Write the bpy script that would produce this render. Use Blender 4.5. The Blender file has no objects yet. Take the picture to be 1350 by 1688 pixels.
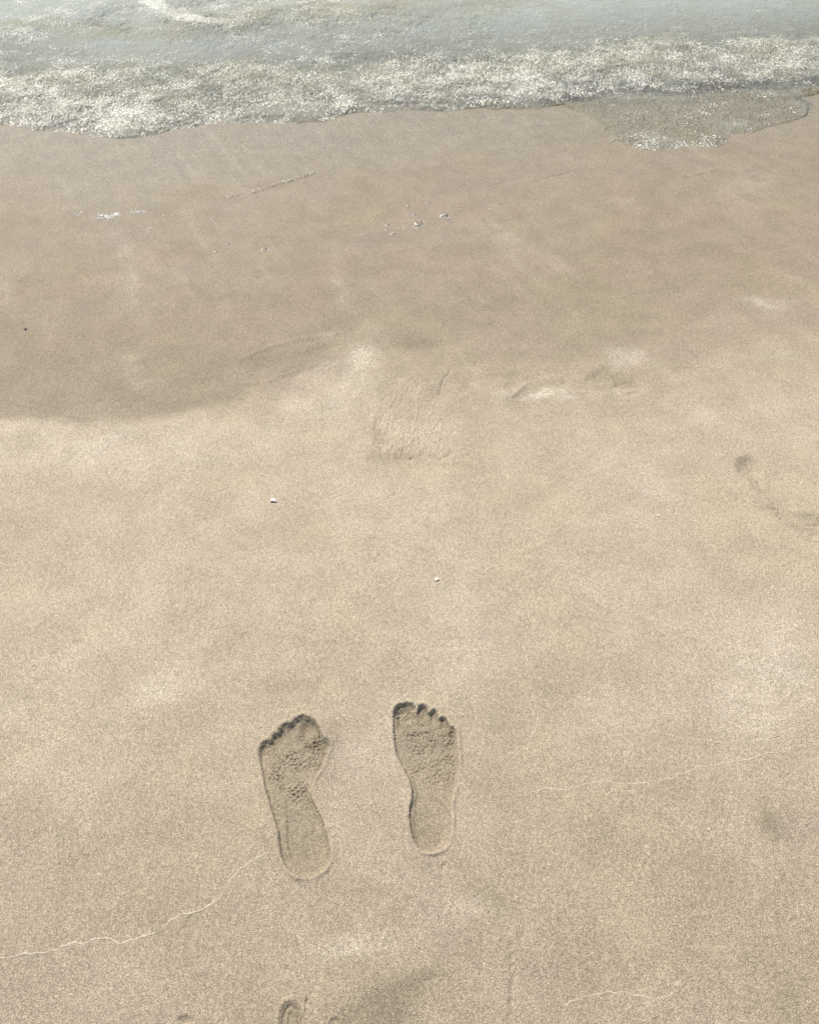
import bpy, math, random
import numpy as np
random.seed(7); rng = np.random.default_rng(11)
C = bpy.context.scene.collection
SC = bpy.context.scene

# ------------------------------------------------------------------ camera, world, sun, exposure
CAM_H = 1.20
PITCH = math.radians(46.0)          # below the horizon
FOC, CX, CY = 1350.0, 675.0, 844.0  # focal length and centre in photo pixels
cam_d = bpy.data.cameras.new("camera"); cam = bpy.data.objects.new("camera", cam_d); C.objects.link(cam)
cam.location = (0, 0, CAM_H); cam.rotation_euler = (math.pi / 2 - PITCH, 0, 0)
cam_d.sensor_fit = 'HORIZONTAL'; cam_d.sensor_width = 36; cam_d.lens = 36 * FOC / 1350.0
cam_d.clip_start = 0.02; cam_d.clip_end = 9000
SC.camera = cam
SUN_EL, SUN_AZ = math.radians(56), math.radians(-30)   # azimuth measured from +Y, negative = to the left
world = bpy.data.worlds.new("World"); SC.world = world; world.use_nodes = True
nt = world.node_tree; nt.nodes.clear()
sky = nt.nodes.new('ShaderNodeTexSky'); sky.sky_type = 'NISHITA'; sky.sun_disc = False
sky.sun_elevation = SUN_EL; sky.sun_rotation = SUN_AZ; sky.air_density = 1.0; sky.dust_density = 2.0; sky.ozone_density = 1.0
bg = nt.nodes.new('ShaderNodeBackground'); bg.inputs[1].default_value = 0.10
wo = nt.nodes.new('ShaderNodeOutputWorld')
nt.links.new(sky.outputs[0], bg.inputs[0]); nt.links.new(bg.outputs[0], wo.inputs[0])
sd = bpy.data.lights.new("sun", 'SUN'); sd.energy = 4.2; sd.angle = math.radians(0.55); sd.color = (1.0, 0.955, 0.875)
sun = bpy.data.objects.new("sun", sd); C.objects.link(sun)
from mathutils import Vector
sdir = Vector((math.sin(SUN_AZ) * math.cos(SUN_EL), math.cos(SUN_AZ) * math.cos(SUN_EL), math.sin(SUN_EL)))
sun.rotation_euler = sdir.to_track_quat('Z', 'Y').to_euler(); sun.location = (0, 0, 10)
vs = SC.view_settings; vs.view_transform = 'Standard'; vs.look = 'None'; vs.gamma = 1; vs.use_curve_mapping = False
vs.exposure = 0.09

# ------------------------------------------------------------------ photo pixel <-> ground plane
sp, cp = math.sin(PITCH), math.cos(PITCH)
def row_to_y(Y):
    Y = np.asarray(Y, float)
    phi = np.arctan((Y - CY) / FOC); return CAM_H / np.tan(PITCH + phi)
def depth(y): return y * cp + CAM_H * sp
def px(X, Y):
    y = row_to_y(Y); return depth(y) * (np.asarray(X, float) - CX) / FOC, y
def to_px(x, y):
    d = np.maximum(depth(y), 0.05)
    return CX + FOC * x / d, CY + FOC * (CAM_H * cp - y * sp) / d
def P(pts): 
    a = np.array(pts, float); x, y = px(a[:, 0], a[:, 1]); return np.stack([x, y], 1)

# ------------------------------------------------------------------ noise and shape helpers
def _hash(ix, iy, seed):
    h = (ix.astype(np.int64) * 374761393 + iy.astype(np.int64) * 668265263 + seed * 974711) & 0xFFFFFFFF
    h = ((h ^ (h >> 13)) * 1274126177) & 0xFFFFFFFF
    h = h ^ (h >> 16)
    return (h & 0xFFFFFF) / float(0xFFFFFF)
def vnoise(x, y, seed=0):
    ix, iy = np.floor(x), np.floor(y); fx, fy = x - ix, y - iy
    ux, uy = fx * fx * fx * (fx * (fx * 6 - 15) + 10), fy * fy * fy * (fy * (fy * 6 - 15) + 10)
    def g(dx, dy):
        a = _hash(ix + dx, iy + dy, seed) * 2 * math.pi
        return np.cos(a) * (fx - dx) + np.sin(a) * (fy - dy)
    n0 = g(0, 0) * (1 - ux) + g(1, 0) * ux; n1 = g(0, 1) * (1 - ux) + g(1, 1) * ux
    return (n0 * (1 - uy) + n1 * uy) * 1.5
def fbm(x, y, f, oct=3, seed=0, gain=0.5):
    s, a = 0, 1
    for o in range(oct):
        s = s + a * vnoise(x * f + 17.3 * o, y * f - 9.1 * o, seed + o); f *= 2.03; a *= gain
    return s
def S(e0, e1, x):
    t = np.clip((x - e0) / (e1 - e0), 0, 1); return t * t * (3 - 2 * t)
def smooth_poly(pts, n=6, closed=True):          # Catmull-Rom through the points
    p = np.array(pts, float); N = len(p); out = []
    rngk = range(N) if closed else range(N - 1)
    for i in rngk:
        if closed: a, b, c, d = p[i - 1], p[i], p[(i + 1) % N], p[(i + 2) % N]
        else: a, b, c, d = p[max(i - 1, 0)], p[i], p[i + 1], p[min(i + 2, N - 1)]
        for k in range(n):
            t = k / n
            out.append(.5 * ((2 * b) + (c - a) * t + (2 * a - 5 * b + 4 * c - d) * t * t + (3 * b - a - 3 * c + d) * t ** 3))
    if not closed: out.append(p[-1])
    return np.array(out)
def seg_dist(x, y, poly, closed=True):
    d = np.full(x.shape, 1e9); N = len(poly)
    for i in range(N if closed else N - 1):
        a, b = poly[i], poly[(i + 1) % N]; v = b - a; L = v @ v + 1e-12
        t = np.clip(((x - a[0]) * v[0] + (y - a[1]) * v[1]) / L, 0, 1)
        d = np.minimum(d, (x - a[0] - t * v[0]) ** 2 + (y - a[1] - t * v[1]) ** 2)
    return np.sqrt(d)
def inside(x, y, poly):
    r = np.zeros(x.shape, bool); N = len(poly)
    for i in range(N):
        (x0, y0), (x1, y1) = poly[i], poly[(i + 1) % N]
        if y0 == y1: continue
        c = ((y0 > y) != (y1 > y)) & (x < (x1 - x0) * (y - y0) / (y1 - y0) + x0); r ^= c
    return r
def sdist(x, y, poly):                            # > 0 inside
    return np.where(inside(x, y, poly), 1, -1) * seg_dist(x, y, poly)
def blob(X, Y, cx, cy, rx, ry, ang=0):            # soft rotated ellipse, photo pixels
    a = math.radians(ang); dx, dy = X - cx, Y - cy
    u, v = dx * math.cos(a) + dy * math.sin(a), -dx * math.sin(a) + dy * math.cos(a)
    return np.exp(-((u / rx) ** 2 + (v / ry) ** 2))

# ------------------------------------------------------------------ object helpers
def tag(o, label=None, cat=None, group=None, kind=None):
    if label: o['label'] = label
    if cat: o['category'] = cat
    if group: o['group'] = group
    if kind: o['kind'] = kind
    return o
def empty(name, loc, label, cat, group=None):
    o = bpy.data.objects.new(name, None); C.objects.link(o); o.location = loc; o.empty_display_size = .02
    return tag(o, label, cat, group)
def link(name, me, mat=None, parent=None, loc=(0, 0, 0)):
    o = bpy.data.objects.new(name, me); C.objects.link(o); o.location = loc
    if mat and not me.materials: me.materials.append(mat)
    if parent: o.parent = parent
    return o
def quads_mesh(name, co, quads, normals=None, attrs=None, origin=(0, 0, 0)):
    """co (n,3), quads (m,4) indices into co; unused vertices are dropped"""
    used, inv = np.unique(quads.ravel(), return_inverse=True)
    v = co[used] - np.array(origin); q = inv.reshape(-1, 4).astype(np.int32)
    me = bpy.data.meshes.new(name)
    me.vertices.add(len(v)); me.vertices.foreach_set('co', v.astype(np.float32).ravel())
    me.loops.add(q.size); me.loops.foreach_set('vertex_index', q.ravel())
    me.polygons.add(len(q)); me.polygons.foreach_set('loop_start', np.arange(0, q.size, 4, dtype=np.int32))
    me.polygons.foreach_set('use_smooth', np.ones(len(q), bool))
    me.update(calc_edges=True)
    if attrs:
        for k, a in attrs.items():
            at = me.attributes.new(k, 'FLOAT', 'POINT'); at.data.foreach_set('value', a[used].astype(np.float32))
    if normals is not None: me.normals_split_custom_set_from_vertices(normals[used].astype(np.float32))
    return me
def grid_normals(co, nr, nc):
    g = co.reshape(nr, nc, 3)
    du = np.gradient(g, axis=1); dv = np.gradient(g, axis=0); n = np.cross(du, dv)
    n /= np.linalg.norm(n, axis=2, keepdims=True) + 1e-20
    n[n[..., 2] < 0] *= -1
    return n.reshape(-1, 3)
def grid_quads(nr, nc):
    i = np.arange(nr * nc).reshape(nr, nc)
    return np.stack([i[:-1, :-1], i[:-1, 1:], i[1:, 1:], i[1:, :-1]], -1)     # rows go nearer -> farther

# ------------------------------------------------------------------ materials
class N:
    def __init__(s, name):
        s.m = bpy.data.materials.new(name); s.m.use_nodes = True; s.t = s.m.node_tree; s.t.nodes.clear()
        s.out = s.t.nodes.new('ShaderNodeOutputMaterial')
    def n(s, typ, ins=None, **kw):
        nd = s.t.nodes.new('ShaderNode' + typ)
        for k, v in kw.items(): setattr(nd, k, v)
        for k, v in (ins or {}).items(): s.set(nd, k, v)
        return nd
    def set(s, nd, k, v):
        inp = nd.inputs[k]
        if isinstance(v, bpy.types.NodeSocket): s.t.links.new(v, inp)
        elif isinstance(v, bpy.types.Node): s.t.links.new(v.outputs[0], inp)
        else: inp.default_value = v
    def math(s, op, a, b=0.0, clamp=False):
        nd = s.n('Math', operation=op, use_clamp=clamp); s.set(nd, 0, a); s.set(nd, 1, b); return nd.outputs[0]
    def mix(s, f, a, b, blend='MIX'):
        nd = s.n('Mix', data_type='RGBA', blend_type=blend, clamp_factor=True)
        s.set(nd, 0, f); s.set(nd, 6, a); s.set(nd, 7, b); return nd.outputs[2]
    def ramp(s, f, lo, hi, a=0.0, b=1.0):
        nd = s.n('MapRange', {0: f, 1: lo, 2: hi, 3: a, 4: b}, interpolation_type='SMOOTHSTEP'); return nd.outputs[0]
    def attr(s, name): return s.n('Attribute', attribute_name=name).outputs['Fac']
    def noise(s, vec, scale, detail=2, rough=.5, dist=0.0):
        return s.n('TexNoise', {'Vector': vec, 'Scale': scale, 'Detail': detail, 'Roughness': rough, 'Distortion': dist}).outputs['Fac']

def sand_material(name='beach_sand', lift=0.0):
    k = N(name); pos = k.n('NewGeometry').outputs['Position']
    wet, pale, dark_tone, film = (k.attr(a) for a in ('wet', 'pale', 'dark_tone', 'film'))
    # body colour: broad pinkish / yellowish mottling of the minerals
    mot = k.noise(pos, 3.2, 4, .55, .4); mot2 = k.noise(pos, 11, 3, .55)
    dryA, dryB = (0.464, 0.388, 0.272, 1), (0.476, 0.393, 0.290, 1)
    wetA, wetB = (0.300, 0.240, 0.160, 1), (0.308, 0.242, 0.172, 1)
    f = k.ramp(mot, .38, .62)
    dry = k.mix(f, dryA, dryB); wt = k.mix(f, wetA, wetB)
    col = k.mix(wet, dry, wt)
    col = k.mix(k.math('MULTIPLY', film, .55), col, (0.248, 0.228, 0.176, 1))
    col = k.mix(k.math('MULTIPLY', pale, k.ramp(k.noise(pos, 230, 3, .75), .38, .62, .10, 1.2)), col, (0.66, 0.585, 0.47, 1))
    col = k.mix(k.math('MULTIPLY', dark_tone, 1.0), col, (0.285, 0.238, 0.162, 1))
    v2 = k.ramp(mot2, .3, .7, .93, 1.07)
    # single grains
    vor = k.n('TexVoronoi', {'Vector': pos, 'Scale': 1050.0, 'Randomness': 1.0}, feature='F1')
    sep = k.n('SeparateColor', {0: vor.outputs['Color']})
    fine = k.noise(pos, 640, 2, .6)
    g = k.math('MULTIPLY', k.ramp(sep.outputs[0], 0, 1, .68, 1.32), k.ramp(fine, .3, .7, .74, 1.26))
    dark = k.ramp(sep.outputs[1], .93, .97, 1.0, .55)
    lite = k.ramp(sep.outputs[2], .955, .985, 1.0, 1.55)
    g = k.math('MULTIPLY', k.math('MULTIPLY', g, dark), k.math('MULTIPLY', lite, v2))
    mpf = k.n('Mapping', {'Vector': pos, 'Scale': (1, .5, 1), 'Rotation': (0, 0, .25)}).outputs[0]
    g = k.math('MULTIPLY', g, k.ramp(k.noise(mpf, 210, 3, .7), .33, .67, .92, 1.08))
    wn = k.ramp(k.noise(mpf, 150, 4, .8, .5), .34, .66, .78, 1.24)          # wrinkled, half drained surface of the soaked strip
    g = k.math('MULTIPLY', g, k.n('Mix', {0: k.math('MAXIMUM', film, k.math('MULTIPLY', wet, .3)), 2: 1.0, 3: wn}, data_type='FLOAT').outputs[0])
    gg = k.n('CombineColor', {0: g, 1: g, 2: g}).outputs[0]
    col = k.mix(1.0, col, gg, 'MULTIPLY')
    # relief of the grains
    bh = k.math('ADD', k.math('MULTIPLY', k.noise(pos, 560, 2, .6), .0019), k.math('MULTIPLY', sep.outputs[0], .0004))
    bh = k.math('ADD', bh, k.math('MULTIPLY', k.noise(pos, 120, 3, .6), .0015))
    bstr = k.math('MULTIPLY', k.math('SUBTRACT', 1.0, k.math('MULTIPLY', film, .40)), .62)
    bump = k.n('Bump', {'Strength': bstr, 'Distance': 1.0, 'Height': bh})
    rough = k.math('SUBTRACT', k.math('SUBTRACT', .80, k.math('MULTIPLY', wet, .14)), k.math('MULTIPLY', film, .17))
    b = k.n('BsdfPrincipled', {'Base Color': col, 'Roughness': rough, 'Specular IOR Level': k.math('ADD', .22, k.math('MULTIPLY', wet, .1)), 'Normal': bump})
    k.t.links.new(b.outputs[0], k.out.inputs[0]); return k.m
M_SAND = sand_material()

def water_material():
    k = N('shallow_sea_water'); pos = k.n('NewGeometry').outputs['Position']
    chop, foam, deep, edge = k.attr('chop'), k.attr('foam'), k.attr('deep'), k.attr('edge')
    chop = k.math('MULTIPLY', chop, k.math('ADD', .25, k.math('MULTIPLY', edge, .75)))
    mp = k.n('Mapping', {'Vector': pos, 'Rotation': (0, 0, math.radians(-14)), 'Scale': (1.0, .42, 1.0)}).outputs[0]
    r1 = k.noise(mp, 34, 3, .6, .6); r2 = k.noise(mp, 120, 2, .6, .8)
    h = k.math('ADD', k.math('MULTIPLY', r1, .022), k.math('MULTIPLY', r2, .0095))
    bump = k.n('Bump', {'Strength': k.math('ADD', .34, k.math('MULTIPLY', chop, .75)), 'Distance': 1.0, 'Height': h})
    fr = k.n('Fresnel', {'IOR': 1.34, 'Normal': bump})
    tint = k.mix(deep, (0.97, 0.99, 0.95, 1), (0.80, 0.88, 0.81, 1))
    tr = k.n('BsdfTransparent', {0: tint})
    gl = k.n('BsdfGlossy', {'Color': (1, 1, 1, 1), 'Roughness': .075, 'Normal': bump})
    mx = k.n('MixShader', {0: fr, 1: tr, 2: gl})
    # milky tone with sky reflection painted in pale, see-through wave faces in olive
    olive = k.attr('olive')
    sheen_tone = k.n('BsdfDiffuse', {'Normal': bump, 'Color': k.mix(k.attr('offshore'), k.mix(olive, (0.60, 0.64, 0.585, 1), (0.52, 0.51, 0.395, 1)), (0.12, 0.24, 0.24, 1))})
    mx1 = k.n('MixShader', {0: k.math('MAXIMUM', k.math('MULTIPLY', deep, .50), k.math('MULTIPLY', olive, .36)), 1: mx, 2: sheen_tone})
    # cream flecks: foam, and sun glints on ripples painted as colour
    vo = k.n('TexVoronoi', {'Vector': k.n('Mapping', {'Vector': pos, 'Scale': (1, .7, 1), 'Rotation': (0, 0, .4)}).outputs[0], 'Scale': 120.0}, feature='F1')
    fl = k.noise(mp, 150, 3, .72, .6); fb = k.noise(pos, 9, 3, .6)
    thr = k.math('ADD', k.math('ADD', fl, k.math('MULTIPLY', k.math('SUBTRACT', fb, .5), .50)), k.math('MULTIPLY', foam, .110))
    fm = k.math('MULTIPLY', k.ramp(thr, .655, .70), k.ramp(vo.outputs['Distance'], .25, .62, 1.0, .35))
    fm = k.math('MULTIPLY', fm, k.ramp(foam, .0, .15))
    mist = k.math('MULTIPLY', k.ramp(k.noise(mp, 150, 3, .75), .50, .66), k.math('MULTIPLY', edge, .20))
    fm = k.math('MAXIMUM', fm, mist)
    fd = k.n('BsdfPrincipled', {'Base Color': (0.86, 0.83, 0.70, 1), 'Roughness': .45, 'Normal': bump})
    mx2 = k.n('MixShader', {0: fm, 1: mx1, 2: fd})
    k.t.links.new(mx2.outputs[0], k.out.inputs[0]); return k.m
M_WATER = water_material()

def simple(name, c1, c2, scale, rough=.6, bumpd=.0003, bscale=600):
    k = N(name); pos = k.n('TexCoord').outputs['Object']
    col = k.mix(k.ramp(k.noise(pos, scale, 3), .35, .65), c1 + (1,), c2 + (1,))
    bp = k.n('Bump', {'Strength': .6, 'Distance': 1.0, 'Height': k.math('MULTIPLY', k.noise(pos, bscale, 2), bumpd)})
    b = k.n('BsdfPrincipled', {'Base Color': col, 'Roughness': rough, 'Normal': bp})
    k.t.links.new(b.outputs[0], k.out.inputs[0]); return k.m
M_SHELL = simple('bleached_shell', (.74, .69, .63), (.60, .53, .46), 260, .35, .0004, 500)
M_SHELLC = simple('cream_shell', (.80, .72, .56), (.66, .56, .42), 300, .4, .0004, 500)
M_DARK = simple('dark_chip', (.04, .035, .03), (.09, .07, .06), 300, .5)
def foam_material():
    k = N('sea_foam'); d = k.n('BsdfDiffuse', {0: (.92, .91, .86, 1)}); t = k.n('BsdfTranslucent', {0: (.92, .91, .86, 1)}); g = k.n('BsdfGlossy', {'Roughness': .25})
    a = k.n('MixShader', {0: .08, 1: d, 2: t}); b = k.n('MixShader', {0: .06, 1: a, 2: g}); k.t.links.new(b.outputs[0], k.out.inputs[0]); return k.m
M_FOAM = foam_material()
M_RIDGE = simple('washed_fine_sand', (.62, .55, .44), (.50, .43, .32), 420, .8, .0012, 380)
def film_material():
    k = N('bubble_film'); fr = k.n('Fresnel', {'IOR': 1.35})
    tr = k.n('BsdfTransparent', {0: (.97, .97, .96, 1)}); gl = k.n('BsdfGlossy', {'Roughness': .04})
    mx = k.n('MixShader', {0: fr, 1: tr, 2: gl}); k.t.links.new(mx.outputs[0], k.out.inputs[0]); return k.m
M_FILM = film_material()

# ------------------------------------------------------------------ sand marks, traced on the ground plane
def zoomed(pts, x0, y0, s): return [(x0 + a / s, y0 + b / s) for a, b in pts]
R_OUT = zoomed([(158,300),(164,230),(200,178),(260,158),(322,164),(362,192),(378,232),(396,190),(440,186),(478,204),(494,246),(512,236),(546,226),(574,256),(588,296),(616,292),(654,308),(676,346),(690,376),(724,392),(744,432),
    (748,520),(758,600),(764,700),(758,800),(750,880),(733,950),(713,1010),(697,1080),(690,1160),(695,1240),(692,1330),(680,1410),(650,1480),(600,1525),(530,1548),(460,1545),(400,1512),(360,1460),(335,1390),(318,1300),(310,1200),(318,1120),(333,1050),(335,980),(322,910),(300,850),(262,780),(225,710),(195,650),(178,580),(168,500),(160,400)], 620, 1130, 5.63)
R_IN = zoomed([(180,320),(200,240),(260,205),(330,215),(375,250),(430,225),(480,250),(540,270),(590,320),(640,335),(690,420),(725,480),(735,560),(700,615),(632,640),(622,760),(630,900),(672,1000),(676,1120),(674,1250),(664,1370),(612,1480),(530,1520),(440,1508),(375,1450),(348,1360),(340,1200),(352,1080),(368,980),(345,900),(310,840),(262,750),(215,650),(192,540),(180,420)], 620, 1130, 5.63)
L_OUT = zoomed([(500,113),(560,124),(610,150),(645,195),(672,255),(692,315),(737,345),(753,382),(735,430),(715,485),(695,550),(655,620),(610,690),(585,760),(582,840),(602,920),(642,1000),(682,1080),(712,1170),(736,1260),(753,1360),(750,1440),(725,1510),(670,1562),(600,1597),(520,1610),(440,1595),(370,1540),(320,1460),(295,1370),(285,1280),(272,1180),(243,1090),(215,980),(185,880),(150,760),(125,640),(98,520),(98,440),(106,404),(134,362),(178,346),(212,340),(216,302),(246,278),(272,270),(280,238),(316,208),(352,188),(400,182),(434,146)], 410, 1160, 5.625)
L_IN = zoomed([(500,160),(560,155),(605,200),(640,260),(665,320),(690,380),(680,470),(640,560),(590,640),(568,740),(566,840),(585,930),(628,1010),(668,1090),(700,1180),(722,1270),(738,1360),(735,1440),(708,1500),(660,1535),(590,1570),(510,1582),(440,1530),(390,1450),(362,1360),(342,1240),(345,1120),(335,1000),(325,900),(285,800),(258,700),(240,610),(160,600),(125,520),(125,440),(190,395),(240,330),(300,290),(350,240),(430,200)], 410, 1160, 5.625)
R_TOES = [(t[0] / 5.63 + 620, t[1] / 5.63 + 1130, t[2] / 5.63, t[3] / 5.63) for t in [(262,262,96,92),(432,262,52,68),(534,305,44,62),(632,365,44,56),(702,452,40,54)]]
L_TOES = [(t[0] / 5.625 + 410, t[1] / 5.625 + 1160, t[2] / 5.625, t[3] / 5.625) for t in [(552,225,98,92),(402,248,58,66),(315,292,48,58),(245,345,46,54),(152,432,48,60)]]
B_OUT = [(459,1700),(460,1678),(465,1662),(474,1653),(484,1652),(493,1660),(499,1676),(501,1700),(500,1740),(492,1790),(478,1815),(466,1800),(459,1750)]
H_OUT = [(622,668),(626,640),(640,618),(664,612),(684,626),(700,632),(722,640),(732,662),(728,690),(742,716),(736,742),(708,748),(690,760),(655,760),(632,748),(622,728),(616,700)]    # washed-out heel
F_OUT = [(1212,765),(1222,752),(1242,754),(1256,772),(1262,800),(1284,826),(1310,842),(1350,850),(1385,868),(1380,890),(1340,872),(1296,858),(1270,840),(1248,810),(1236,790),(1216,780)]
MARKS = {}
for nm, pts in dict(R=R_OUT, RI=R_IN, L=L_OUT, LI=L_IN, B=B_OUT, H=H_OUT, F=F_OUT).items():
    MARKS[nm] = smooth_poly(P(pts), 4)

def boxed(x, y, poly, pad):
    lo, hi = poly.min(0) - pad, poly.max(0) + pad
    return (x > lo[0]) & (x < hi[0]) & (y > lo[1]) & (y < hi[1])

SHORE = np.array([(-3000,240),(-700,190),(-300,180),(0,203),(60,210),(130,222),(190,231),(240,228),(300,217),(360,207),(450,202),(540,196),(600,183),(660,177),(740,178),(800,171),(880,172),(960,160),(1030,148),(1120,150),(1180,146),(1240,141),(1350,126),(1700,135),(2200,120),(5000,140)], float)
LOBE = smooth_poly(P([(930,150),(968,190),(1000,228),(1030,241),(1070,246),(1120,248),(1180,243),(1225,228),(1262,210),(1300,200),(1326,188),(1334,168),(1318,152),(1345,140),(1365,118),(1200,90),(1000,100)]), 4)
def shore_d(x, y, X, Y):
    """metres inside the main sheet of water (positive = water), ragged"""
    yl = np.interp(X, SHORE[:, 0], SHORE[:, 1]); ys = row_to_y(yl)
    return y - ys + .030 * vnoise(x * 6, y * 2, 41) + .016 * vnoise(x * 17, y * 6, 42) + .007 * vnoise(x * 60, y * 25, 43)

WETLINE = np.array([(-3000,700),(-400,660),(0,688),(100,697),(200,695),(300,681),(400,655),(455,638),(500,614),(560,585),(610,570),(700,600),(760,598),(850,632),(930,600),(1010,610),(1100,590),(1200,565),(1350,548),(1700,540),(4000,560)], float)

def relief(x, y, X, Y):
    z = np.zeros_like(x)
    # broad form of the beach: falls away under the water, rises behind the camera
    ysh = 3.1
    z -= np.where(y > ysh, np.minimum(.045 * (y - ysh), 3.0) * S(0, .5, y - ysh), 0)
    z += np.where(y < -.2, np.minimum(.03 * (-.2 - y), 1.5), 0)
    vis = (np.abs(x) < 12) & (y < 9) & (y > -3)
    xv, yv, Xv, Yv = x[vis], y[vis], X[vis], Y[vis]
    h = .0030 * fbm(xv, yv, 2.2, 3, 3) + .0007 * fbm(xv, yv, 14, 3, 7)
    # backwash streaks running down the slope to the sea
    st = vnoise(xv * 24 + yv * 12, yv * 3.2 - xv * 1.0, 21) + .6 * vnoise(xv * 60 + yv * 30, yv * 6, 22)
    h += .0006 * st * S(760, 560, Yv)
    # scallops left where the last swash stopped
    wl = np.interp(Xv, WETLINE[:, 0], WETLINE[:, 1]); dl = yv - row_to_y(wl) + .02 * vnoise(xv * 5, yv * 5, 31)
    h += .0022 * S(-.10, .02, -dl) * S(.5, 0, -dl) * S(600, 380, Xv) * .6
    # low scoured hollows near the wet edge
    for (a, b, rx, ry, an, dz) in [(470,592,90,13,-12,-.004),(690,572,40,10,0,-.006),(775,600,20,7,0,-.004),(520,590,70,7,-18,.002),(680,700,60,40,0,-.004),(1030,630,35,12,10,-.004),(985,622,40,10,-35,-.003),(870,640,60,8,-20,.003),(1240,770,20,16,40,-.003),(730,640,30,12,-50,-.004)]:
        h += dz * blob(Xv, Yv, a, b, rx, ry, an)
    lum = np.clip(blob(Xv, Yv, 680, 720, 70, 45) + .8 * blob(Xv, Yv, 850, 635, 240, 32, -3) + .5 * blob(Xv, Yv, 500, 590, 120, 26, -15) + .6 * blob(Xv, Yv, 1020, 630, 70, 25), 0, 1)
    h += lum * (.0016 * fbm(xv, yv, 24, 2, 11) + .0007 * (1 - 2 * np.abs(vnoise(xv * 60, yv * 40, 12))) * blob(Xv, Yv, 680, 730, 90, 50) + .0022 * np.abs(vnoise(xv * 85, yv * 60, 14)) * blob(Xv, Yv, 660, 742, 52, 20, 2) + .0008 * vnoise(xv * 55, yv * 35, 13))
    # small ripples and pits everywhere
    h += .0009 * S(1.2, 0, yv * .2) * np.clip(vnoise(xv * 7, yv * 7, 15), 0, 1) * fbm(xv, yv, 34, 2, 16) - .0016 * S(.80, .98, vnoise(xv * 28, yv * 28, 17) + .25 * vnoise(xv * 90, yv * 90, 18))
    # fine ripples in the soaked strip under the water's edge
    h += .0006 * S(420, 260, Yv) * vnoise(xv * 40 + yv * 22, yv * 30 - xv * 16, 19) * (.6 + .8 * vnoise(xv * 3, yv * 3, 20))
    z[vis] += h
    # small ledges / scarps along lines: (points, height on the right-hand side, width)
    for pts, hh, w in SCARPS:
        poly = smooth_poly(P(pts), 5, False); m = boxed(x, y, poly, w * 6)
        if not m.any(): continue
        xm = x[m] + .0016 * vnoise(x[m] * 90, y[m] * 90, 61); ym = y[m] + .0016 * vnoise(x[m] * 90, y[m] * 90, 62)
        d = seg_dist(xm, ym, poly, False); z[m] += 1.35 * hh * np.exp(-(d / w) ** 2) * (.7 + .5 * vnoise(xm * 120, ym * 120, 63))
    # the prints
    for key, kin, toes, dz, dzi, floor in (('R', 'RI', R_TOES, .0034, .0032, 0), ('L', 'LI', L_TOES, .0030, .0034, 1)):
        poly, pin = MARKS[key], MARKS[kin]; m = boxed(x, y, poly, .05)
        if not m.any(): continue
        xm, ym, Xm, Ym = x[m], y[m], X[m], Y[m]
        frt = S(.78, .95, (ym - poly[:, 1].min()) / np.ptp(poly[:, 1]))
        wob = (.0006 + .0004 * frt) * vnoise(xm * 150, ym * 150, 51) + .0006 * vnoise(xm * 400, ym * 400, 52)
        s = sdist(xm, ym, poly) + wob; si = sdist(xm, ym, pin) + wob
        t = np.clip((ym - poly[:, 1].min()) / np.ptp(poly[:, 1]), 0, 1)        # 0 heel, 1 toes
        front = S(.50, .9, t)
        d = -(dz * 1.55 + .0008 * front) * S(-.0008, .0026 + (.0036 if key == 'L' else .0014) * front, s) - dzi * .8 * (1 - S(.55, .75, t)) * S(-.001, .0045, si)
        d += -.0010 * S(.30, .05, t) * S(0, .012, s)
        for ti, (a, b, rx, ry) in enumerate(toes):
            q = np.sqrt(((Xm - a) / rx) ** 2 + ((Ym - b) / ry) ** 2)
            d += -(.0060 if ti == 0 else .0028) * S(1.08, .30, q) * S(-.001, .003, s)
        # sand squeezed up in the crease between the toes and the ball
        pad = S(.0, .010, s)
        cb, ca = (1130 + 470 / 5.63, .12) if key == 'R' else (1160 + 470 / 5.625, -.55)
        mid = (poly[:, 0].mean())
        lx = Xm - (700 if key == 'R' else 478); crease = np.exp(-(((Ym - cb) - ca * lx) / 9.0) ** 2)
        d += .0016 * crease * pad * (1 + vnoise(xm * 60, ym * 60, 70))
        lump = fbm(xm, ym, 210, 3, 71, .6); lump2 = 1 - 2 * np.abs(vnoise(xm * 150 + 5, ym * 190, 74))
        zone = S(.33, .5, t) * S(0, .006, s) * np.clip(.75 + 1.6 * vnoise(xm * 38, ym * 38, 75) + .5 * crease, .15, 1.8)
        d += zone * (.0012 * lump + .0010 * lump2 + .0014 * vnoise(xm * 75, ym * 95, 72) * front)
        d += .0006 * pad * fbm(xm, ym, 60, 2, 77)
        # raised lip outside
        o = -s
        d += .0022 * np.exp(-((o - .0038) / .0030) ** 2) * (o > 0) * (.7 + .7 * vnoise(xm * 40, ym * 40, 79))
        d += .0010 * np.exp(-(o / .022) ** 2) * (o > 0)
        z[m] += d
    for key, dz, w, ln in (('B', .0034, .004, .0006), ('H', .0026, .022, .0016), ('F', .0050, .017, .0006)):
        poly = MARKS[key]; m = boxed(x, y, poly, .05); xm, ym = x[m], y[m]
        if not m.any(): continue
        wob = {'B': .0004, 'H': .007, 'F': .002}[key] * (vnoise(xm * 45, ym * 30, 54) + .5 * vnoise(xm * 120, ym * 90, 55)); s = sdist(xm, ym, poly) + wob
        d = -dz * S(-.001, w, s) + .0011 * np.exp(-((-s - .003) / .003) ** 2) * (s < 0)
        if key == 'H': d = d * np.clip(.25 + 1.0 * blob(to_px(xm, ym)[0], to_px(xm, ym)[1], 632, 735, 42, 50), 0, 1.2)
        if key == 'B': d += .0011 * np.sin(s * 2 * math.pi / .0075) * S(0, .003, s)
        d += ln * S(0, .01, s) * fbm(xm, ym, 130, 3, 91)
        z[m] += d
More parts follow.
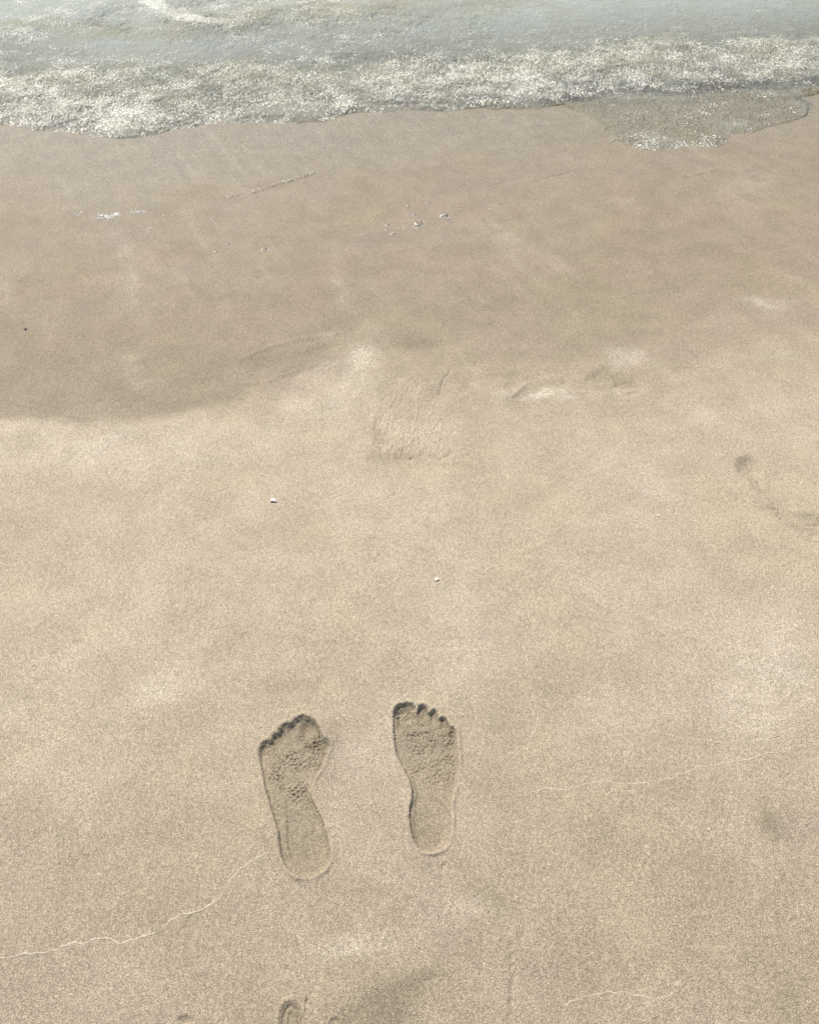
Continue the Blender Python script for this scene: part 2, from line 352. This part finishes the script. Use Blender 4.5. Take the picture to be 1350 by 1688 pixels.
    for (a, b, rx, ry, dz, ring) in DENTS:
        q = ((X - a) / rx) ** 2 + ((Y - b) / ry) ** 2; m = q < 9
        z[m] += -dz * np.exp(-q[m]) + ring * np.exp(-((np.sqrt(q[m]) - 1.35) / .3) ** 2)
    return z
SCARPS = [
    ([(628,742),(640,752),(665,757),(700,752),(725,757),(742,748)], -.0028, .0035),
    ([(622,690),(619,715),(628,738)], -.0012, .004),
    ([(640,630),(660,630),(672,645)], .0016, .003), ([(705,640),(722,650),(730,628),(742,612)], -.0022, .004),
    ([(845,655),(862,640),(875,634),(900,645),(965,648)], .0026, .004),
    ([(985,602),(1002,616),(1012,634)], .003, .003), ([(1010,640),(1030,632),(1056,640),(1040,650)], -.0026, .004),
    ([(506,1650),(504,1670),(506,1720)], -.002, .002),
    ([(845,1480),(860,1510),(862,1545)], -.0012, .005), ([(842,1560),(846,1600),(842,1660),(845,1700)], -.0020, .004), ([(795,1525),(797,1560),(795,1600)], -.0013, .003),
    ([(1240,785),(1262,818),(1280,845)], .0030, .0028), ([(1265,838),(1290,855),(1305,859)], -.0036, .003), ([(1308,858),(1325,865),(1352,862)], -.0030, .003),
    ([(415,318),(450,306),(485,296),(518,285)], .0045, .006), ([(378,325),(395,318),(410,316)], .003, .005),
    ([(1120,292),(1150,286),(1182,278)], .003, .006), ([(1270,254),(1310,260),(1352,266)], -.003, .008), ([(800,290),(820,300),(850,306)], .002, .004),
    ([(880,300),(905,292),(940,284)], -.0025, .006),
    ([(400,590),(455,568),(510,556),(560,548)], .0024, .007), ([(400,632),(440,628),(470,616),(520,600)], .0018, .006),
    ([(800,768),(870,778),(950,795),(1010,800)], -.0010, .010),
    ([(645,755),(690,775),(760,765)], -.0006, .006),
    ([(412,540),(436,490),(444,470)], -.0008, .010),
]
DENTS = [(305,1684,13,9,.004,.0012),(552,1684,7,5,.0024,.0016),(1308,1518,6,5,.002,.0006),(446,813,3,7,.0014,.0003),(1340,884,10,4,.0015,.0003)]

# ------------------------------------------------------------------ build the sand sheet
def steps(*segs):
    out = []
    for a, b, s in segs:
        n = max(1, int(round(abs(b - a) / s))); out += list(np.linspace(a, b, n, endpoint=False))
    out.append(segs[-1][1]); return np.array(out)
cols = steps((-900, -300, 8), (-300, 412, 2.7), (412, 552, .95), (552, 636, 2.2), (636, 768, .95), (768, 1640, 2.7), (1640, 2250, 8))
ext = np.array([1.3, 1.7, 2.4, 3.5, 5, 8, 13, 22, 40, 80, 160, 320])
cols = np.concatenate([CX - ext[::-1] * 1575, cols, CX + ext * 1575])
rows_px = steps((2050, 1760, 6), (1760, 1460, 2.5), (1460, 1150, .95), (1150, 560, 2.5), (560, 260, 2.2), (260, 90, 3.0), (90, -60, 6), (-60, -420, 12))
ys = row_to_y(rows_px)
behind = np.array([-400, -120, -40, -15, -6, -3, -1.6, -.9, -.5, -.25, -.1])
ahead = np.array([60, 80, 120, 200, 400, 900, 2500, 5000])
ys = np.concatenate([behind, ys, ahead[ahead > ys[-1] * 1.1]])
def fan(cols, ys):
    dd = np.maximum(depth(ys), .35)
    x = dd[:, None] * (cols[None, :] - CX) / FOC; x = np.clip(x, -5000 - 10 * np.arange(len(cols))[::-1][None, :] , 5000 + 10 * np.arange(len(cols))[None, :])
    y = np.repeat(ys[:, None], len(cols), 1)
    return x.ravel(), y.ravel()
gx, gy = fan(cols, ys); GX, GY = to_px(gx, gy)
gz = relief(gx, gy, GX, GY)
co = np.stack([gx, gy, gz], 1); nr, nc = len(ys), len(cols)
nrm = grid_normals(co, nr, nc); Q = grid_quads(nr, nc)

# wetness of the sand (what the last waves soaked), pale patches with sky sheen painted in, darker patches, film of water
near = (np.abs(gx) < 8) & (gy < 8)
wl = np.interp(GX, WETLINE[:, 0], WETLINE[:, 1]) + 10 * vnoise(gx * 7, gy * 7, 33) + 5 * vnoise(gx * 25, gy * 25, 34)
soft = np.interp(GX, [0, 380, 520, 650, 900, 1350], [9, 14, 45, 110, 170, 190])
wl = wl + np.where(near, S(350, 600, GX) * 16 * fbm(gx, gy, 9, 4, 40, .6), 0)
wet = S(1, -1, (GY - wl) / soft)
wet = np.where(gy < row_to_y(1250), wet, wet)
low = S(800, 1688, GY) * .50  # sun-angle falloff painted in: sand darker towards the camera
wet = np.clip(wet * .92 + low + .10 * fbm(gx, gy, 3, 3, 35), 0, 1)
pale = np.zeros_like(gx)  # bright patches on wet sand paint the sky reflected by its grains
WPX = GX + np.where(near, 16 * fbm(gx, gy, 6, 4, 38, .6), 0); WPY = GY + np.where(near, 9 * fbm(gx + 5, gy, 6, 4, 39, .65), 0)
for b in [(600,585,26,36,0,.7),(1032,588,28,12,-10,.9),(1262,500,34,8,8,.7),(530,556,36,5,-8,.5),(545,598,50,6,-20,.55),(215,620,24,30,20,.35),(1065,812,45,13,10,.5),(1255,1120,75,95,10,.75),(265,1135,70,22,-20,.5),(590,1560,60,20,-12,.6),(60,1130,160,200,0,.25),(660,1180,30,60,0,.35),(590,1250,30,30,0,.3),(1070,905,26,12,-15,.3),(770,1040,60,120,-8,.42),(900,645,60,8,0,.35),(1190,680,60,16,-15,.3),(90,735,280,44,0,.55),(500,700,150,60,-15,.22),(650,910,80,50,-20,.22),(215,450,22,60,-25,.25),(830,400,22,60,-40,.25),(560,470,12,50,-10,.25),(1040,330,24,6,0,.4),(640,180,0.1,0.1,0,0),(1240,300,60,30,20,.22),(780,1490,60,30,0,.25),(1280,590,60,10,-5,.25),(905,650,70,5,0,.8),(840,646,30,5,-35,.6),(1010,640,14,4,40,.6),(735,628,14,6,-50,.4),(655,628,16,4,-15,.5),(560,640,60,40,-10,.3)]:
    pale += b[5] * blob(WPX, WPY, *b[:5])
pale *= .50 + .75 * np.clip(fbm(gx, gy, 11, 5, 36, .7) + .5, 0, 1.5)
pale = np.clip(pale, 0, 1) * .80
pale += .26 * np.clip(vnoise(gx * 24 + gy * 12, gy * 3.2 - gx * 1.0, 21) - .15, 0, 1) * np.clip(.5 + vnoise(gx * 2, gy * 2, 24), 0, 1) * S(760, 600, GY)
dark_tone = np.zeros_like(gx)  # darker sand: soaked rim, scattered patches, print floors
dark_tone += .42 * wet * np.where(near, np.exp(-np.clip((wl - 40 - GY) / 75, -.6, 9) ** 2), 0) * (GY < wl + 30) * S(1500, 900, GX)   # water gathers at the lower rim of the soaked sand
for b in [(640,1650,66,30,-25,1.2),(600,1690,80,30,0,1.2),(700,1615,40,16,-25,.6),(1275,1352,38,22,45,1.0),(815,1478,38,20,25,.7),(632,1468,22,9,0,.4),(550,1225,18,40,10,.35),(690,1425,24,12,10,.4),(880,1130,60,34,20,.25),(1185,1220,60,24,10,.3),(360,475,40,30,0,.35),(442,486,12,30,0,.35),(1290,1480,30,40,0,.25),(1230,765,18,14,30,.3),(655,750,38,11,4,.55),(622,715,6,40,0,.35),(740,768,40,6,8,.25),(1290,850,40,7,25,.35),(1250,800,7,26,-22,.35),(1330,866,30,6,0,.3),(760,655,16,30,0,.2),(925,632,30,8,0,.3),(600,668,12,30,0,.2),(695,565,50,16,0,.5),(470,590,90,18,-12,.4),(170,650,160,26,0,.30),(780,500,130,40,0,.18),(640,1225,10,30,0,.25),(1310,1670,40,30,0,.3),(430,1670,40,24,0,.25),(1090,480,80,18,-10,.2),(1000,620,28,14,10,.35),(850,1590,40,60,0,.2),(720,650,18,26,0,.25)]:
    dark_tone += b[5] * blob(WPX, WPY, *b[:5])
sdm = shore_d(gx, gy, GX, GY)
film = S(-.75, .05, sdm) * .9 + .35 * S(-1.5, -.3, sdm)
film = np.clip(film + .25 * fbm(gx, gy, 5, 3, 37) * (film > .02), 0, 1)
pr = {k: np.full(gx.shape, -1.0) for k in ('R', 'L', 'B', 'H', 'F')}
for k in pr:
    m = boxed(gx, gy, MARKS[k], .04); pr[k][m] = sdist(gx[m], gy[m], MARKS[k])
for k, a in (('R', .62), ('L', .62), ('B', .3)):
    tt = (gy - MARKS[k][:, 1].min()) / np.ptp(MARKS[k][:, 1])
    dark_tone += (a + .28 * S(.62, .85, tt)) * S(0, .004, pr[k])     # pressed sand darker, most under the toes
attrs = dict(wet=wet, pale=np.clip(pale, 0, 1), dark_tone=np.clip(dark_tone, 0, 1), film=film)

# which cell of the sheet belongs to which print
cxy = co[Q].mean(2) if False else co[:, :2][Q].mean(2)
cX, cY = cxy[..., 0], cxy[..., 1]; CPX, CPY = to_px(cX, cY)
lab = np.zeros(cX.shape, int); PARTS = {}
def cell_sd(k):
    m = boxed(cX, cY, MARKS[k], .02); s = np.full(cX.shape, -1.0); s[m] = sdist(cX[m], cY[m], MARKS[k]); return s
nid = 1
for k, toes in (('R', R_TOES), ('L', L_TOES)):
    s = cell_sd(k); poly = MARKS[k]; t = (cY - poly[:, 1].min()) / np.ptp(poly[:, 1])
    toeline = np.min([np.sqrt(((CPX - a) / rx) ** 2 + ((CPY - b) / ry) ** 2) for a, b, rx, ry in toes], 0)
    who = np.argmin([np.sqrt(((CPX - a) / rx) ** 2 + ((CPY - b) / ry) ** 2) for a, b, rx, ry in toes], 0)
    PARTS[k] = []
    def add(mask, name):
        global nid
        lab[mask] = nid; PARTS[k].append((nid, name)); nid += 1
    add((s > -.009) & (s <= 0), 'rim')
    ins = s > 0
    add(ins & (t < .36), 'heel_print'); add(ins & (t >= .36) & (t < .58), 'arch_print')
    fr = ins & (t >= .58)
    toe = fr & (toeline < 1.12); add(fr & ~toe, 'ball_print')
    for i in range(5): add(toe & (who == i), 'toe_print')
for k in 'BHF':
    s = cell_sd(k); lab[(s > -.004) & (lab == 0)] = nid; PARTS[k] = [(nid, 'print')]; nid += 1

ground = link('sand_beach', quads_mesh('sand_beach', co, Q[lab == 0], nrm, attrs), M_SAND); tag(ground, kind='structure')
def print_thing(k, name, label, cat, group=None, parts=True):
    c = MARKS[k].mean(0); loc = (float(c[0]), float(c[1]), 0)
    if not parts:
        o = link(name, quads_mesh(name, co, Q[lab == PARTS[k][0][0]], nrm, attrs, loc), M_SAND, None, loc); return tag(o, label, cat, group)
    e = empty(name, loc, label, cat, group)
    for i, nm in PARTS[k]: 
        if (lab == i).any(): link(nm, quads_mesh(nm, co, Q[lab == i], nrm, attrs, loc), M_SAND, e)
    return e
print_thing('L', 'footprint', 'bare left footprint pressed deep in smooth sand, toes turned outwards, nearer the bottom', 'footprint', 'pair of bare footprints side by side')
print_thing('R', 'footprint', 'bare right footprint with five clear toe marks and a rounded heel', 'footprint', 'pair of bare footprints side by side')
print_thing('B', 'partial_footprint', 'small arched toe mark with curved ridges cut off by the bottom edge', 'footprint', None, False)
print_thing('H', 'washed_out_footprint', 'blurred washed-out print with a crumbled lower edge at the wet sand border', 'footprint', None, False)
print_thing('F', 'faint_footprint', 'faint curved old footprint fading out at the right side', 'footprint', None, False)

# ------------------------------------------------------------------ the water
wc = steps((-900, -300, 10), (-300, 1640, 2.6), (1640, 2250, 10)); wc = np.concatenate([CX - ext[::-1] * 1575, wc, CX + ext * 1575])
wr = steps((300, 120, 1.3), (120, -30, 1.2), (-30, -420, 5)); wy = row_to_y(wr); wy = np.concatenate([wy, ahead[ahead > wy[-1] * 1.1]])
wx, wyy = fan(wc, wy); WX, WY = to_px(wx, wyy)
d1 = shore_d(wx, wyy, WX, WY)
m = boxed(wx, wyy, LOBE, .3); d2 = np.full(wx.shape, -1.0); d2[m] = sdist(wx[m], wyy[m], LOBE)
d2 += .010 * vnoise(wx * 20, wyy * 8, 44) + .005 * vnoise(wx * 70, wyy * 30, 45)
def lipped(d, a, b, w): return np.where(d > 0, a * S(0, .08, d) + b * S(.03, w, d) + .15 * a * np.exp(-((d - .03) / .02) ** 2), -.004)
t1, t2 = lipped(d1, .0055, .014, .6), lipped(d2, .0025, .001, .2)
wz = np.maximum(t1, t2)
def crest(pts, X, Y, up, down, amp):
    a = np.array(pts, float); l = np.interp(X, a[:, 0], a[:, 1]); d = Y - l     # >0 = nearer the camera
    return amp * np.where(d > 0, np.exp(-(d / down) ** 2), np.exp(-(d / up) ** 2)), d
CR1 = [(-900, 150), (-200, 95), (0, 66), (120, 36), (240, 12), (300, 34), (360, 44), (520, 30), (700, 20), (900, -20), (2000, -60)]
CR2 = [(-900, 170), (0, 132), (150, 122), (330, 118), (480, 108), (620, 96), (700, 100), (850, 108), (930, 100), (1000, 84), (1120, 80), (1350, 78), (2000, 80)]
c1, e1 = crest(CR1, WX, WY + 4 * vnoise(wx * 5, wyy * 3, 46), 34, 13, .014); c2, e2 = crest(CR2, WX, WY + 5 * vnoise(wx * 4, wyy * 3, 47), 26, 14, .009)
body = S(.02, .5, d1)
chop = np.clip(.25 + .75 * S(-14, 10, e2) + .55 * blob(WX, WY, 420, 25, 330, 40, 5) + .35 * S(0, 12, e1) * S(60, 20, e1) * (WX < 520) - .45 * blob(WX, WY, 330, 90, 260, 18, 6) - .3 * blob(WX, WY, 1100, 30, 350, 40, 5), .08, 1)
chop = np.clip((.22 + chop) * (.8 + .9 * fbm(wx, wyy, 5, 3, 48)), .25, 1.25)
thin = (d2 > 0) & (d1 < 0)
chop = np.where(thin, .34 + .8 * S(.10, .0, d2) * blob(WX, WY, 1120, 240, 100, 25), chop)
rip = 1.5 * .0030 * fbm(wx, wyy, 14, 2, 81) + .0022 * (1 - 2 * np.abs(vnoise(wx * 34 + wyy * 8, wyy * 20, 83))) + .0010 * vnoise(wx * 75, wyy * 50, 84)
far = S(9, 20, wyy)
wz += body * (c1 + c2) + rip * chop * np.where(thin, .3, S(0, .06, d1)) * (d1 > -.5) * (wz > 0)
wz += far * (.03 * fbm(wx, wyy, .35, 3, 86))
foam = .34 + .25 * fbm(wx, wyy, 6, 3, 49) + .36 * S(.0, .06, d1) * S(1.0, .05, d1) + .5 * S(-16, 16, e2 + 14 * fbm(wx, wyy, 3.5, 4, 57, .6)) + .9 * blob(WX, WY, 130, 185, 190, 30, 8) + .6 * blob(WX, WY, 800, 130, 160, 26, 3) + 3.6 * blob(WX, WY, 256, 16, 24, 9, 30) + 2.8 * blob(WX, WY, 318, 40, 50, 5, 8) + .75 * blob(WX, WY, 440, 22, 190, 26, 0) + .8 * blob(WX, WY, 60, 52, 170, 18, -14) + .35 * blob(WX, WY, 700, 90, 700, 40) + .25 * blob(WX, WY, 150, 125, 260, 26, 0)  # foam plus painted sun glints, densest in the swash band
foam = np.where(thin, .32 + 1.1 * S(.16, .02, d2) * blob(WX, WY, 1130, 240, 110, 22), foam) - .55 * blob(WX, WY, 330, 92, 260, 18, 6) - .35 * S(-4, -20, e2) * S(560, 720, WX)
foam = np.clip(foam, 0, 3); deep = np.clip(S(.0, 1.5, d1) * 1.0, 0, 1)
wco = np.stack([wx, wyy, wz], 1); wn = grid_normals(wco, len(wy), len(wc)); WQ = grid_quads(len(wy), len(wc))
nz = fbm(wx, wyy, 3.5, 4, 57, .6)
olive = np.clip(.5 * nz + .9 * S(-22, 16, e2 + 14 * nz) * S(0, .12, d1) + .95 * blob(WX, WY, 330, 45, 420, 22, -3) + .5 * blob(WX, WY, 640, 20, 160, 20) - .5 * blob(WX, WY, 60, 10, 200, 18, -8) - .5 * blob(WX, WY, 300, 92, 260, 16, 4) , 0, 1)  # olive on see-through wave faces, the rest keeps the painted sky tone
live = (np.maximum(d1, d2)[WQ] > -.012).any(-1)
sea = link('sea_water', quads_mesh('sea_water', wco, WQ[live], wn, dict(chop=chop, foam=foam, deep=deep, olive=olive, offshore=S(8, 45, wyy), edge=np.maximum(S(.0, .10, d1), .6 * S(.0, .10, d2)))), M_WATER); tag(sea, kind='structure')

# ------------------------------------------------------------------ little things on the sand
def zat(x, y):
    x, y = np.atleast_1d(x).astype(float), np.atleast_1d(y).astype(float); X, Y = to_px(x, y); return float(relief(x, y, X, Y)[0])
def shell_mesh(name, w, l, hgt, ribs=9, seed=0, chip=.25):
    """a curved fan of shell with ribs, thickness and a broken edge"""
    r = random.Random(seed); nu, nv = 29, 12; top = []
    brk = [1 - chip * abs(math.sin(3.1 * i / nu * 2 + seed)) * r.uniform(.4, 1) for i in range(nu)]
    for j in range(nv):
        for i in range(nu):
            a = math.radians(-72 + 144 * i / (nu - 1)); rr = (j + .3) / (nv - .7) * brk[i] ** (j / (nv - 1))
            x, y = w * .62 * rr * math.sin(a), l * rr * math.cos(a) - l * .45
            z = hgt * (1 - rr ** 2 * .95) * (1 - .25 * abs(math.sin(a))) + .035 * w * math.cos(ribs * 2 * a) * rr
            top.append((x, y, z))
    n = len(top); th = .05 * w; v = top + [(x, y, z - th) for x, y, z in top]; f = []
    for j in range(nv - 1):
        for i in range(nu - 1):
            a = j * nu + i; f.append((a, a + 1, a + nu + 1, a + nu)); f.append((n + a + nu, n + a + nu + 1, n + a + 1, n + a))
    edge = [i for i in range(nu)] + [j * nu + nu - 1 for j in range(1, nv)] + [(nv - 1) * nu + i for i in range(nu - 2, -1, -1)] + [j * nu for j in range(nv - 2, 0, -1)]
    for i in range(len(edge)):
        a, b = edge[i], edge[(i + 1) % len(edge)]; f.append((a, n + a, n + b, b))
    me = bpy.data.meshes.new(name); me.from_pydata(v, [], f); me.polygons.foreach_set('use_smooth', [True] * len(f)); me.update(); return me
def place(name, X, Y, me, mat, label, cat, rot=(0, 0, 0), lift=0, group=None):
    x, y = px(X, Y); x, y = float(x), float(y)
    o = link(name, me, mat, None, (x, y, zat(x, y) + lift)); o.rotation_euler = rot; return tag(o, label, cat, group)
place('shell_fragment', 450, 826, shell_mesh('shell', .017, .012, .0050, 6, 3, .3), M_SHELL, 'white fan-shaped shell fragment lying on pale sand, largest of the shells', 'shell', (.25, .1, 2.6), .0006)
place('shell_fragment', 720, 955, shell_mesh('shell_chip', .010, .010, .0030, 4, 5, .15), M_SHELLC, 'small cream shell chip lying alone in the middle of the sand', 'shell', (.1, .3, .9), .0004)
place('shell_fragment', 1085, 850, shell_mesh('shell_bit', .006, .006, .0022, 3, 8, .2), M_SHELL, 'tiny white shell bit near the faint old footprint at right', 'shell', (.2, 0, 4.0), .0004)
place('shell_fragment', 1168, 1368, shell_mesh('shell_bit_b', .0048, .0045, .0018, 3, 9, .3), M_SHELL, 'tiny white shell speck right of the footprints', 'shell', (.3, .2, 1.7), .0003)
def pebble(name, r, seed, flat=.55):
    import bmesh
    bm = bmesh.new(); bmesh.ops.create_icosphere(bm, subdivisions=3, radius=r); rr = random.Random(seed)
    ph = [rr.uniform(0, 6) for _ in range(6)]
    for v in bm.verts:
        k = 1 + .16 * math.sin(v.co.x / r * 2.3 + ph[0]) + .13 * math.sin(v.co.y / r * 3.1 + ph[1]) + .06 * math.sin(v.co.z / r * 5 + ph[2] + v.co.x / r * 3)
        v.co *= k; v.co.z *= flat; v.co.x *= 1.25
    me = bpy.data.meshes.new(name); bm.to_mesh(me); bm.free(); me.polygons.foreach_set('use_smooth', [True] * len(me.polygons)); return me
place('dark_chip', 42, 543, pebble('chip', .0034, 1), M_DARK, 'tiny dark chip on the wet sand at the left side', 'pebble', (0, 0, .4), .001)

# thin pale lines of fine sand left by earlier swashes
def ridge(name, pts, w, h, label, seed):
    r = np.random.default_rng(seed); p = smooth_poly(P(pts), 14, False)
    seg = np.linalg.norm(np.diff(p, axis=0), axis=1); L = np.concatenate([[0], np.cumsum(seg)]); n = int(L[-1] / .0022)
    t = np.linspace(0, L[-1], n); q = np.stack([np.interp(t, L, p[:, 0]), np.interp(t, L, p[:, 1])], 1)
    tan = np.gradient(q, axis=0); tan /= np.linalg.norm(tan, axis=1, keepdims=True) + 1e-9; nor = np.stack([-tan[:, 1], tan[:, 0]], 1)
    off = .0042 * vnoise(t * 26, t * 0 + seed, seed) + .0022 * vnoise(t * 80, t * 0, seed + 1) + .0009 * vnoise(t * 260, t * 0, seed + 5)
    q = q + nor * off[:, None]; tan = np.gradient(q, axis=0); tan /= np.linalg.norm(tan, axis=1, keepdims=True) + 1e-9; nor = np.stack([-tan[:, 1], tan[:, 0]], 1)
    fade = np.minimum(S(0, .015, t), S(L[-1], L[-1] - .015, t)); ww = .85 * w * (.6 + .8 * np.clip(.5 + vnoise(t * 40, t * 0, seed + 2), 0, 1)) * (.35 + .65 * fade)
    hh = h * np.clip(.75 + 1.3 * vnoise(t * 30, t * 0, seed + 3) + .4 * vnoise(t * 200, t * 0, seed + 4), .5, 2) * fade
    prof = [(-1, -.5), (-.6, .35), (-.1, 1), (.3, .9), (.7, .3), (1, -.5)]; K = len(prof)
    V = []
    for a, b in prof:
        pp = q + nor * (ww * .5 * a * (1 + .3 * r.standard_normal(n)))[:, None]; X, Y = to_px(pp[:, 0], pp[:, 1])
        z = relief(pp[:, 0].copy(), pp[:, 1].copy(), X, Y) + (hh * b if b > 0 else b * .0012) - .00025 * (b > 0)
        V.append(np.stack([pp[:, 0], pp[:, 1], z], 1))
    V = np.stack(V, 1).reshape(-1, 3); i = np.arange(n - 1)[:, None] * K + np.arange(K - 1)[None, :]
    qd = np.stack([i, i + K, i + K + 1, i + 1], -1).reshape(-1, 4)
    c = q.mean(0); loc = (float(c[0]), float(c[1]), 0)
    o = link(name, quads_mesh(name, V, qd, None, None, loc), M_RIDGE, None, loc); tag(o, label, 'swash line', 'pale swash lines on the sand'); return o
ridge('swash_line', [(-60,1576),(0,1578),(60,1572),(130,1556),(165,1548),(200,1550),(255,1540),(280,1518),(330,1500),(362,1480),(385,1445),(420,1418),(447,1400)], .0036, .0011, 'long pale wavy sand line running from the left footprint to the lower left edge', 101)
ridge('swash_line', [(855,1312),(900,1300),(935,1302),(980,1290),(1030,1292),(1080,1290),(1120,1278),(1150,1267),(1200,1256),(1260,1246),(1330,1225)], .0028, .0008, 'pale thin sand line running right of the right footprint', 102)
ridge('swash_line', [(750,1308),(762,1290),(775,1282)], .0034, .0010, 'short pale sand line touching the right edge of the right footprint', 103)
ridge('swash_line', [(815,1262),(850,1235),(872,1215),(885,1185),(894,1160)], .0022, .0006, 'faint curved sand line above and right of the right footprint', 104)
ridge('swash_line', [(1060,1205),(1110,1212),(1170,1222),(1240,1222),(1290,1208),(1350,1188)], .0024, .0007, 'faint sand line below the pale patch at the right side', 105)
ridge('swash_line', [(920,1668),(960,1645),(1000,1635),(1040,1640),(1095,1645),(1118,1625)], .0026, .0007, 'faint crooked sand line in the lower right corner area', 106)
ridge('swash_line', [(150,775),(200,770),(270,782),(340,775)], .0024, .0006, 'faint sand line below the wet sand border at left', 107)
ridge('swash_line', [(910,1135),(950,1148),(1000,1158)], .0022, .0006, 'very faint short sand line between the pale patch and the footprints', 108)

# foam and bubbles left behind on the wet sand
def bubble_meshes():
    import bmesh
    bm = bmesh.new(); bmesh.ops.create_uvsphere(bm, u_segments=20, v_segments=12, radius=1)
    bmesh.ops.delete(bm, geom=[v for v in bm.verts if v.co.z < -.05], context='VERTS')
    for v in bm.verts: v.co.z *= .62
    film = bpy.data.meshes.new('bubble_film'); bm.to_mesh(film); bm.free(); film.polygons.foreach_set('use_smooth', [True] * len(film.polygons)); film.materials.append(M_FILM)
    rims = []
    for s in range(3):
        v, f = [], []; r = random.Random(s); nn, kk = 36, 6
        for i in range(nn):
            a = 2 * math.pi * i / nn; th = .16 + .09 * math.sin(a * 2 + s) + r.uniform(-.025, .025); rr = 1 + r.uniform(-.03, .03); th = max(th, .03)
            for j in range(kk):
                b = 2 * math.pi * j / kk; q = rr + th * math.cos(b); v.append((q * math.cos(a), q * math.sin(a), th * math.sin(b) * .30 + .05))
        for i in range(nn):
            for j in range(kk):
                f.append((i * kk + j, ((i + 1) % nn) * kk + j, ((i + 1) % nn) * kk + (j + 1) % kk, i * kk + (j + 1) % kk))
        me = bpy.data.meshes.new('bubble_rim'); me.from_pydata(v, [], f); me.polygons.foreach_set('use_smooth', [True] * len(f)); me.materials.append(M_FOAM); rims.append(me)
    return film, rims
FILM, RIMS = bubble_meshes()
def bubble(X, Y, rpx, label, i):
    x, y = px(X, Y); x, y = float(x), float(y); r = rpx * float(depth(y)) / FOC
    e = empty('foam_bubble', (x, y, zat(x, y)), label, 'bubble', 'foam bubbles on the wet sand'); e.scale = (r, r, r); e.rotation_euler = (0, 0, i * 1.3)
    link('film', FILM, None, e); link('rim', RIMS[i % 3], None, e)
BUB = [(691,366,7,'large foam bubble, upper of the touching pair in the middle'),(688,373,6,'foam bubble, lower of the touching pair in the middle'),(733,357,7,'wide foam bubble right of the touching pair'),(682,352,3.5,'small bubble just above the touching pair'),
       (639,371,4,'small bubble cluster top, left of the touching pair'),(638,379,3,'tiny bubble below the small bubble left of the pair'),(649,386,5,'flat bubble lowest of those left of the touching pair'),(659,376,2.5,'tiny bubble between the touching pair and the left bubbles'),
       (357,413,4,'single bubble left of the ringed bubble on wet sand'),(437,412,5,'ring-shaped bubble alone on the wet sand below the ripple line'),(376,400,4,'faint bubble above the single bubble on the left'),(246,378,4,'small bubble below the bright foam patch'),(237,371,3,'tiny bubble beside the one below the foam patch'),(705,333,3,'tiny bubble high above the wide bubble'),(744,341,3,'tiny bubble upper right of the wide bubble'),(252,333,3.5,'small bubble above the right end of the foam patch'),(476,400,3,'tiny bubble right of the ring-shaped bubble'),(674,338,3,'tiny bubble above the small bubble in the middle')]
for i, b in enumerate(BUB): bubble(*b, i)

def fleck_mesh(name, pts, seed, loc):
    """lumps of froth: squashed blobs of many sizes (n, 3: x, y, radius)"""
    import bmesh
    base = bmesh.new(); bmesh.ops.create_icosphere(base, subdivisions=1, radius=1); bv = np.array([v.co[:] for v in base.verts]); bf = np.array([[v.index for v in f.verts] for f in base.faces]); base.free()
    r = np.random.default_rng(seed); V, F = [], []
    X, Y = to_px(pts[:, 0], pts[:, 1]); Z = relief(pts[:, 0].copy(), pts[:, 1].copy(), X, Y)
    for i, (x, y, s) in enumerate(pts):
        v = bv * (1 + .25 * r.standard_normal((len(bv), 1))) * s * np.array([r.uniform(.8, 1.7), r.uniform(.6, 1.2), .20]); a = r.uniform(0, 3)
        v = np.stack([v[:, 0] * math.cos(a * .3) - v[:, 1] * math.sin(a * .3), v[:, 0] * math.sin(a * .3) + v[:, 1] * math.cos(a * .3), v[:, 2]], 1)
        F.append(bf + i * len(bv)); V.append(v + [x - loc[0], y - loc[1], Z[i] + s * .12])
    me = bpy.data.meshes.new(name); me.from_pydata(np.concatenate(V).tolist(), [], np.concatenate(F).tolist()); me.polygons.foreach_set('use_smooth', [True] * len(me.polygons)); return me
def froth(name, line, n, spread, rad, label, seed, stuff=False):
    r = np.random.default_rng(seed); p = smooth_poly(P(line), 10, False)
    k = r.integers(0, len(p) - 1, n); t = r.random((n, 1)); q = p[k] * (1 - t) + p[k + 1] * t
    q = q + r.standard_normal((n, 2)) * np.array(spread); rr = rad * np.exp(r.standard_normal(n) * .45)
    c = q.mean(0); loc = (float(c[0]), float(c[1]), 0)
    o = link(name, fleck_mesh(name, np.column_stack([q, rr]), seed, loc), M_FOAM, None, loc)
    return tag(o, label, 'foam', None, 'stuff')
froth('foam_patch', [(163,354),(180,356),(195,350)], 130, (.006, .008), .0018, 'brightest white foam patch on the wet sand at left', 1)
froth('foam_patch', [(210,352),(222,346),(240,349)], 50, (.006, .006), .0015, 'thin foam string just right of the brightest foam patch', 2)
froth('foam_patch', [(122,352),(134,348)], 22, (.005, .006), .0014, 'small foam tuft left of the brightest foam patch', 3)
froth('foam_patch', [(5,290),(20,300),(45,318),(60,322)], 26, (.01, .01), .0015, 'scattered foam specks by the left edge below the water', 4)
froth('foam_flecks', [(100,330),(300,380),(450,400),(640,370),(760,340),(950,350)], 70, (.12, .09), .0010, 'tiny foam flecks scattered over the wet sand', 5, True)
froth('foam_patch', [(412,318),(450,306),(485,296),(519,285)], 120, (.006, .010), .0013, 'long slanted line of cream specks in place of glints on a small ripple, left of centre', 7)  # froth specks stand in for glints on a leftover water ripple
froth('foam_patch', [(376,324),(395,319),(408,315)], 26, (.008, .008), .0011, 'faint tuft of glint specks at the lower left end of the slanted line', 8)  # glints of the same ripple, modelled as froth
froth('foam_patch', [(800,290),(825,302),(848,308)], 16, (.006, .006), .0012, 'short line of foam specks below the water edge, centre right', 6)
